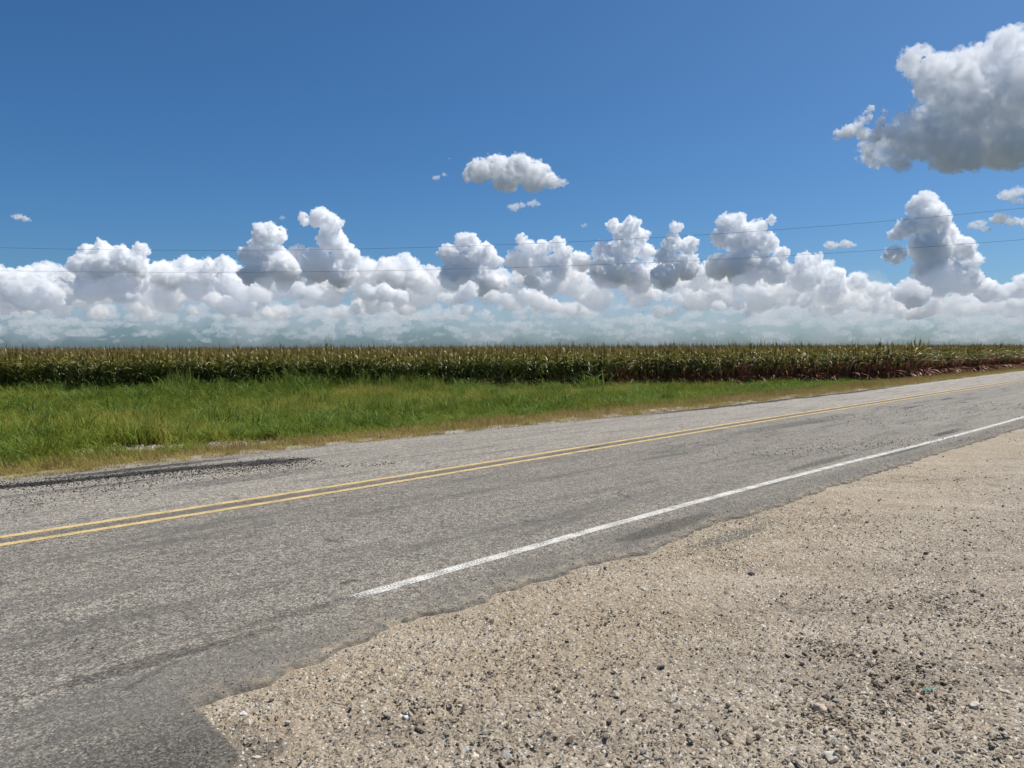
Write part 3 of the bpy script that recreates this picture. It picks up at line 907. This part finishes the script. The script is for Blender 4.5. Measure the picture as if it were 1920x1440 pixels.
    for k, (px, py, Y, hgt, lab) in enumerate(spots):
        x = (px - 960) / F * Y; s_, t_ = x * U[0] + Y * U[1], x * NV[0] + Y * NV[1]
        o = link('grass_clump', jm[k % 3])
        o.location = (x, Y, float(ground_z(np.array([s_]), np.array([t_]))[0])); o.rotation_euler = (0, 0, k * 2.1); o.scale = (hgt * 1.1, hgt * 1.1, hgt)
        tag(o, lab, 'grass clump', 'coarse grass clumps standing above the verge')


# ------------------------------------------------------------------ wires
def build_wires():
    wm = M('wire_mat'); wm.color((0.05, 0.05, 0.055)); wm.b.inputs['Roughness'].default_value = .6
    for lab, pts in (('upper of two overhead wires crossing the sky above the field', [(0, 462), (210, 465), (620, 467), (860, 462), (1280, 443), (1920, 393)]),
                     ('lower of two overhead wires, just above the corn tops', [(0, 505), (210, 507), (620, 508), (860, 505), (1280, 490), (1920, 452)])):
        px = np.array([p[0] for p in pts], float); py = np.array([p[1] for p in pts], float)
        c = np.polyfit(px / 1000, py, 3)
        x0 = np.linspace(-500, 2400, 90)
        q = x0 / 1000
        yy = np.polyval(c, np.clip(q, -.1, 2.0)) + np.where(q > 2.0, (q - 2) * np.polyval(np.polyder(c), 2.0), 0) + np.where(q < -.1, (q + .1) * np.polyval(np.polyder(c), -.1), 0)
        V, Q = [], []
        for i, (a, b) in enumerate(zip(x0, yy)):
            Y = 58 - 14 * (a / 1920); P = ray(a, b) * Y; P[2] += EYE
            for k in range(6):
                an = k * math.pi / 3; V.append(P + np.array([0, math.cos(an), math.sin(an)]) * .0085)
        for i in range(len(x0) - 1):
            for k in range(6):
                Q.append((i * 6 + k, i * 6 + (k + 1) % 6, (i + 1) * 6 + (k + 1) % 6, (i + 1) * 6 + k))
        o = link('overhead_wire', mesh_np('overhead_wire', V, Q, wm.m, True)); tag(o, lab, 'overhead wire', 'overhead wires crossing above the field')


# ------------------------------------------------------------------ clouds: closed volumes of scattering mist
def _ico(sub):
    b = bmesh.new(); bmesh.ops.create_icosphere(b, subdivisions=sub, radius=1)
    v = np.array([x.co[:] for x in b.verts]); f = np.array([[q.index for q in x.verts] for x in b.faces]); b.free(); return v, f


ICO = {2: _ico(2), 3: _ico(3)}


def billow_nodes():
    g = bpy.data.node_groups.new('billow', 'GeometryNodeTree')
    g.interface.new_socket('Geometry', in_out='INPUT', socket_type='NodeSocketGeometry')
    g.interface.new_socket('Geometry', in_out='OUTPUT', socket_type='NodeSocketGeometry')
    g.interface.new_socket('Size', in_out='INPUT', socket_type='NodeSocketFloat')
    N, L = g.nodes, g.links
    i, o = N.new('NodeGroupInput'), N.new('NodeGroupOutput')
    geo = i.outputs[0]

    def mt(op, a, b):
        m = N.new('ShaderNodeMath'); m.operation = op
        for k, x in enumerate((a, b)):
            if hasattr(x, 'links'): L.new(x, m.inputs[k])
            else: m.inputs[k].default_value = x
        return m.outputs[0]
    for k, (fr, amp) in enumerate(((0.9, .60), (2.2, .42), (5.0, .26), (10.0, .13))):
        sp = N.new('GeometryNodeSetPosition'); v = N.new('ShaderNodeTexVoronoi'); v.feature = 'SMOOTH_F1' if k == 0 else 'F1'
        pos = N.new('GeometryNodeInputPosition')
        nz = N.new('ShaderNodeTexNoise'); nz.inputs['Detail'].default_value = 1
        sz = mt('DIVIDE', fr, i.outputs[1])
        L.new(pos.outputs[0], nz.inputs['Vector']); L.new(sz, nz.inputs['Scale'])
        wv = N.new('ShaderNodeVectorMath'); wv.operation = 'SCALE'; L.new(nz.outputs['Color'], wv.inputs[0]); L.new(mt('DIVIDE', i.outputs[1], fr * 1.6), wv.inputs['Scale'])
        ad = N.new('ShaderNodeVectorMath'); ad.operation = 'ADD'; L.new(pos.outputs[0], ad.inputs[0]); L.new(wv.outputs[0], ad.inputs[1])
        L.new(ad.outputs[0], v.inputs['Vector']); L.new(sz, v.inputs['Scale'])
        dd = mt('MULTIPLY', mt('SUBTRACT', .45, v.outputs['Distance']), mt('MULTIPLY', i.outputs[1], amp))
        vm = N.new('ShaderNodeVectorMath'); vm.operation = 'SCALE'; nr = N.new('GeometryNodeInputNormal')
        L.new(nr.outputs[0], vm.inputs[0]); L.new(dd, vm.inputs['Scale'])
        L.new(geo, sp.inputs[0]); L.new(vm.outputs[0], sp.inputs['Offset']); geo = sp.outputs[0]
    L.new(geo, o.inputs[0])
    return g


def mist(dens, col, grain):
    """droplets: a scattering volume, its density torn by noise of the given grain (metres); grain 0 is even haze"""
    m = bpy.data.materials.new('cloud_mat'); m.use_nodes = True; n = m.node_tree; n.nodes.clear()
    o = n.nodes.new('ShaderNodeOutputMaterial'); v = n.nodes.new('ShaderNodeVolumeScatter')
    v.inputs['Color'].default_value = (*col, 1); v.inputs['Density'].default_value = dens
    n.links.new(v.outputs[0], o.inputs['Volume']); m.cycles.homogeneous_volume = not grain
    if grain:
        tc = n.nodes.new('ShaderNodeTexCoord'); nz = n.nodes.new('ShaderNodeTexNoise'); nz.inputs['Scale'].default_value = 1.0 / grain
        nz.inputs['Detail'].default_value = 6; nz.inputs['Roughness'].default_value = .62
        n.links.new(tc.outputs['Object'], nz.inputs['Vector'])
        mr = n.nodes.new('ShaderNodeMapRange'); n.links.new(nz.outputs[0], mr.inputs[0])
        mr.inputs[1].default_value = .42; mr.inputs[2].default_value = .54; mr.inputs[3].default_value = 0; mr.inputs[4].default_value = dens * 1.6
        n.links.new(mr.outputs[0], v.inputs['Density'])
    return m


def cloud(G, name, label, D, puffs, base, mfp, seed, size=24, vox=2.5, kids=9, group=None, kind=None, flat=.15, ysq=1.0, torn=.5, col=(1, 1, 1)):
    rng = np.random.default_rng(seed)
    V, Fc, n = [], [], 0
    k = D / F
    sq = np.array([1, 1, ysq])
    for (x, y, r) in puffs:
        R = r * k
        c = ray(x, y) * D + np.array([0, rng.uniform(-.5, .5) * R, EYE])
        balls = [(c, R)]
        for _ in range(kids):
            d = rng.normal(size=3); d /= np.linalg.norm(d); d[2] = abs(d[2]) - .3
            r1 = R * rng.uniform(.3, .55); c1 = c + d * R * .82 * sq
            balls.append((c1, r1))
            if r1 > 3.2 * k:
                for _ in range(4):
                    d = rng.normal(size=3); d /= np.linalg.norm(d); d[2] = abs(d[2]) - .2
                    balls.append((c1 + d * r1 * .85 * sq, r1 * rng.uniform(.3, .5)))
        for c_, r_ in balls:
            iv, fi = ICO[3] if r_ > 10 * k else ICO[2]
            V.append(iv * r_ * sq + c_); Fc.append(fi + n); n += len(iv)
    V = np.concatenate(V); Fc = np.concatenate(Fc)
    bz = float((ray(960, base) * D)[2]) + EYE
    cen = V.mean(0); V = V - cen
    low = V[:, 2] < bz - cen[2]
    V[low, 2] = (bz - cen[2]) + (V[low, 2] - (bz - cen[2])) * flat
    o = link(name, mesh_np(name, V, Fc, mist(1.0 / (mfp * k), col, size * k * torn)))
    o.location = cen
    r = o.modifiers.new('remesh', 'REMESH'); r.mode = 'VOXEL'; r.voxel_size = vox * k; r.use_smooth_shade = True
    q = o.modifiers.new('billow', 'NODES'); q.node_group = G; q['Socket_2'] = size * k
    tag(o, label, None if kind else 'cloud', group, kind)
    return o


def fringe(G, parent, D, puffs, base, mfp, seed):
    """thin torn mist round a cloud's margin, a part of it"""
    rng = np.random.default_rng(seed); p = []
    for (x, y, r) in puffs:
        for _ in range(7):
            a = rng.uniform(0, 6.28); q = r * rng.uniform(.10, .24)
            p.append((x + math.cos(a) * r * rng.uniform(.9, 1.15), min(y - math.sin(a) * r * rng.uniform(.9, 1.15), base), q))
    o = cloud(G, 'wisps', None, D, p, base + 8, mfp, seed, 12, 1.8, 6, torn=.6, ysq=.8)
    del o['category']
    o.parent = parent; o.location = o.location - parent.location


def build_clouds():
    G = billow_nodes()
    big = [(1722, 118, 34), (1760, 165, 55), (1830, 135, 48), (1885, 100, 42), (1905, 75, 22), (1945, 180, 90), (1840, 220, 85), (1745, 262, 50), (1680, 275, 34), (1655, 288, 26), (1690, 305, 24), (1625, 275, 14),
           (1900, 270, 55), (1790, 290, 45), (1990, 150, 90), (2060, 210, 100), (1875, 190, 70), (1905, 240, 70), (1800, 200, 60), (1670, 262, 26), (1700, 240, 26)]
    arm = [(1572, 256, 11), (1588, 252, 13), (1604, 245, 14), (1616, 230, 11), (1626, 218, 10), (1634, 206, 8), (1655, 228, 9), (1662, 212, 7), (1622, 252, 13), (1640, 258, 14), (1652, 245, 12), (1668, 250, 14)]
    bigc = cloud(G, 'cloud', 'largest cloud, tall and grey bellied, cut by the right edge', 6700, big, 322, 19, 1, 34, 2.4, torn=.6)
    fringe(G, bigc, 6700, big, 322, 28, 301)
    cloud(G, 'cloud', 'ragged wisp reaching left from the largest cloud', 6500, arm, 285, 9, 2, 16, 1.6, 12, torn=.9)
    smc = cloud(G, 'cloud', 'small white cloud floating alone in the middle of the blue sky', 7500,
          [(900, 322, 24), (935, 312, 26), (975, 318, 28), (1010, 325, 24), (1035, 338, 16), (1058, 343, 9), (880, 328, 12), (950, 340, 24), (1000, 345, 20)], 358, 8, 3, 16, 1.8, torn=.8)
    fringe(G, smc, 7500, [(900, 322, 24), (935, 312, 26), (975, 318, 28), (1010, 325, 24), (1035, 338, 16), (1058, 343, 9), (880, 328, 14), (950, 340, 24)], 356, 22, 302)
    thin = [([(820, 333, 8), (835, 328, 5)], 12, 'faint wisp left of the small lone cloud'), ([(965, 388, 12), (980, 386, 8)], 14, 'thin wisp just below the small lone cloud'), ([(1000, 382, 10), (1010, 384, 6)], 12, 'right hand wisp of the pair below the small lone cloud'),
            ([(32, 403, 9), (46, 408, 8)], 8, 'tiny hazy puff near the left edge'), ([(842, 298, 4)], 10, 'smallest speck of mist above the lone cloud, to its left'),
            ([(1095, 424, 7)], 14, 'faint speck of mist above the cloud bank right of centre'), ([(1560, 462, 12), (1585, 460, 12), (1600, 462, 6)], 10, 'flat shred of cloud left of the right hand tower'),
            ([(1895, 368, 16), (1915, 360, 14), (1905, 380, 10)], 14, 'thin grey cloud under the largest cloud at the right edge'), ([(1880, 412, 16), (1900, 418, 12), (1925, 420, 14)], 8, 'white scrap of cloud at the right edge between the wires'),
            ([(1830, 425, 14), (1850, 432, 10)], 16, 'faint cloud scrap right of the tower crown'), ([(530, 408, 6)], 14, 'faint speck left of the tallest left tower')]
    for k, (p, m, lab) in enumerate(thin):
        cloud(G, 'cloud', lab, 9000, p, 1000, m * 1.2, 20 + k, 12, 1.3, 14, 'thin wisps and scraps of cloud', torn=.7, ysq=.7)
    T = 26000
    towers = [
        ([(-30, 530, 40), (20, 520, 24), (40, 512, 18), (75, 512, 20), (105, 505, 9), (60, 545, 40), (110, 545, 26)], 566, 7, 'low cloud tower at the left edge of the bank'),
        ([(165, 470, 18), (188, 462, 16), (225, 474, 18), (262, 466, 14), (160, 495, 24), (200, 500, 34), (250, 495, 28), (225, 530, 36), (170, 535, 30)], 566, 4.5, 'twin topped cloud tower, first tall one from the left'),
        ([(300, 505, 20), (345, 495, 20), (320, 520, 28), (385, 500, 20), (420, 492, 15), (430, 510, 20), (370, 530, 34), (440, 540, 30), (300, 550, 24)], 568, 6, 'long low cloud ridge joining the left towers'),
        ([(500, 440, 24), (520, 440, 18), (480, 458, 18), (465, 480, 16), (500, 480, 32), (480, 515, 30), (530, 500, 30)], 566, 4.5, 'round headed cloud tower just left of the tallest left one'),
        ([(602, 408, 20), (572, 410, 12), (625, 418, 18), (618, 445, 26), (640, 465, 22), (662, 480, 16), (560, 478, 18), (590, 495, 34), (640, 510, 30), (560, 530, 30)], 568, 4.5, 'tallest tower of the left half, its head leaning left'),
        ([(690, 505, 20), (720, 500, 22), (755, 488, 18), (775, 500, 16), (740, 520, 30), (690, 535, 28), (790, 530, 24)], 568, 7, 'dull low cloud ridge left of the centre towers'),
        ([(868, 452, 18), (885, 452, 16), (845, 478, 20), (905, 474, 22), (880, 495, 32), (930, 488, 14), (850, 520, 28), (905, 525, 34)], 568, 4, 'bright dome shaped cloud tower left of the centre line'),
        ([(980, 448, 12), (990, 464, 18), (1020, 462, 16), (1044, 458, 14), (1062, 474, 15), (965, 488, 18), (1005, 495, 28), (1045, 500, 26), (1020, 530, 30)], 568, 4.5, 'cloud tower with a narrow left peak, just right of centre'),
        ([(1150, 424, 14), (1186, 424, 17), (1168, 440, 20), (1200, 446, 18), (1130, 472, 18), (1165, 475, 28), (1210, 470, 18), (1090, 492, 20), (1140, 510, 34), (1200, 520, 30)], 568, 4.5, 'high cloud tower with a flat double top above its bank'),
        ([(1268, 428, 12), (1262, 455, 18), (1290, 462, 18), (1250, 482, 20), (1285, 500, 28), (1245, 520, 26)], 568, 4.5, 'slim cloud tower squeezed between two broader ones'),
        ([(1362, 418, 17), (1385, 412, 15), (1425, 425, 15), (1446, 414, 9), (1350, 448, 20), (1400, 450, 34), (1440, 458, 22), (1462, 480, 16), (1400, 500, 40), (1350, 500, 26), (1450, 510, 26)], 562, 4.5, 'broad cloud tower with a horn on its right shoulder'),
        ([(1505, 490, 16), (1530, 488, 14), (1550, 500, 14), (1510, 520, 30), (1570, 520, 20), (1610, 530, 20), (1640, 545, 16), (1560, 545, 26)], 572, 7, 'low cloud shelf sloping down to the right'),
        ([(1736, 382, 22), (1715, 392, 16), (1760, 392, 16), (1740, 420, 34), (1700, 428, 20), (1770, 440, 24), (1740, 470, 38), (1680, 440, 14), (1795, 470, 26), (1820, 490, 20), (1680, 480, 18), (1665, 482, 10), (1750, 520, 40), (1810, 525, 30), (1850, 545, 24), (1720, 550, 30)], 575, 4.5, 'tallest distant tower, a narrow column near the right edge'),
        ([(1870, 555, 18), (1900, 550, 20), (1935, 535, 26), (1960, 560, 40)], 580, 7, 'low cloud at the far right end of the bank')]
    for k, (p, b, m, lab) in enumerate(towers):
        cloud(G, 'cloud', lab, T + (k % 3) * 900, p, b + 14, m * 1.05, 50 + k, 18, 1.6, 8, 'cloud towers along the horizon')
    mids = [([(60, 552, 14), (85, 540, 18), (110, 552, 14), (95, 560, 18)], 568, 'brightest small cloud low on the left'),
            ([(245, 552, 8), (262, 556, 9)], 562, 'tiny bright puff under the twin topped tower'),
            ([(450, 545, 16), (480, 548, 18), (500, 556, 12)], 566, 'bright cloud lobe under the left round headed tower'),
            ([(398, 560, 16), (425, 572, 20), (460, 580, 18), (500, 586, 14), (530, 590, 8)], 592, 'bright streak of cloud sloping down right'),
            ([(560, 540, 14), (585, 548, 16), (550, 555, 12)], 562, 'pale cloud lobe left of the tallest left tower foot'),
            ([(640, 585, 14), (665, 580, 12), (620, 590, 10)], 594, 'low cloudlet left of centre near the horizon'),
            ([(720, 548, 18), (750, 556, 16), (690, 545, 14)], 566, 'cloud lobe below the dull ridge'),
            ([(860, 560, 14), (880, 545, 18), (840, 558, 10)], 568, 'cloud lobe at the foot of the dome tower'),
            ([(925, 555, 14), (950, 562, 14)], 572, 'small bright cloud right of the dome tower foot'),
            ([(990, 555, 16), (1010, 565, 18), (1035, 575, 16)], 584, 'heaped cloudlet directly under the narrow peaked tower'),
            ([(1070, 580, 12), (1095, 585, 10)], 590, 'flat cloudlet low and right of centre'),
            ([(1270, 560, 12), (1250, 556, 10)], 568, 'cloudlet beneath the slim tower'),
            ([(1395, 545, 12), (1425, 550, 14), (1440, 555, 8)], 560, 'small bright lobe under the horned tower'),
            ([(1350, 575, 12), (1385, 572, 14)], 582, 'flat white cloudlet low under the horned tower'),
            ([(1690, 552, 14), (1712, 542, 18), (1735, 552, 14)], 562, 'dome of cloud at the left foot of the tallest distant tower'),
            ([(1900, 572, 12), (1925, 575, 14)], 582, 'low cloudlet at the right edge above the corn')]
    for k, (p, b, lab) in enumerate(mids):
        cloud(G, 'cloud', lab, 22000, p, b, 5 + (k % 3) * 2, 90 + k, 13, 1.5, 13, 'small bright clouds below the towers')
    # banks of ever smaller clouds towards the horizon, and an added haze veil
    rng = random.Random(4)
    body = [(x, 530 + rng.uniform(-24, 30), rng.uniform(20, 36)) for x in range(-60, 1640, 20)] + [(x, 565 + rng.uniform(-6, 12), rng.uniform(18, 26)) for x in range(1640, 2000, 26)]
    cloud(G, 'distant_cloud_or_haze', 'long continuous body of cloud behind the towers', 30500, body, 600, 12, 129, 16, 2.2, 6, None, 'stuff', .3, col=(.93, .96, 1))  # bluish scatter colour puts the air's haze into the cloud itself
    front = [(x, 582 + rng.uniform(-34, 30), rng.uniform(34, 54)) for x in range(-160, 2100, 24)]
    cloud(G, 'distant_cloud_or_haze', 'thin added veil of haze before the feet of the cloud towers', 20500, front, 655, 175, 127, 30, 5, 4, None, 'stuff', .3, 1.0, torn=0, col=(.74, .82, 1))  # added bluish volume, imitates air haze over the tower feet; no cloud
    jumble = [(x + rng.uniform(-14, 14), rng.uniform(505, 588) if x < 1600 else rng.uniform(545, 590), rng.uniform(7, 17)) for x in range(-40, 1980, 12)]
    cloud(G, 'distant_cloud_or_haze', 'jumble of small sunlit cloud heads between the towers', 28500, jumble, 600, 7, 126, 14, 1.8, 8, None, 'stuff', .4)
    for (y0, y1, D, n, r0, r1, mfp, lab) in ((572, 594, 36000, 75, 12, 26, 26, 'hazy bank of cloud under the tower bases'), (590, 608, 44000, 80, 10, 22, 30, 'thin hazy bank of clouds below the tower bases'),
                                             (604, 624, 60000, 90, 9, 18, 34, 'fainter bank of small clouds nearer the horizon'), (620, 640, 85000, 110, 6, 13, 34, 'faintest flat clouds just above the corn')):
        p = []
        for _ in range(n):
            x, y, r = rng.uniform(-40, 1960), rng.uniform(y0, y1), rng.uniform(r0, r1)
            for j in range(3): p.append((x + rng.uniform(-1.8, 1.8) * r, y + rng.uniform(-.3, .3) * r, r * rng.uniform(.5, .9)))
        cloud(G, 'distant_cloud_or_haze', lab, D, p, y1 + 4, mfp, 130 + int(y0), 8, 1.8, 5, None, 'stuff', .3, .6, torn=.7, col=(.93, .96, 1))  # distance haze put into the bluish colour and low density


build_ground()
build_road()
build_gravel()
build_corn()
build_grass()
build_wires()
build_clouds()
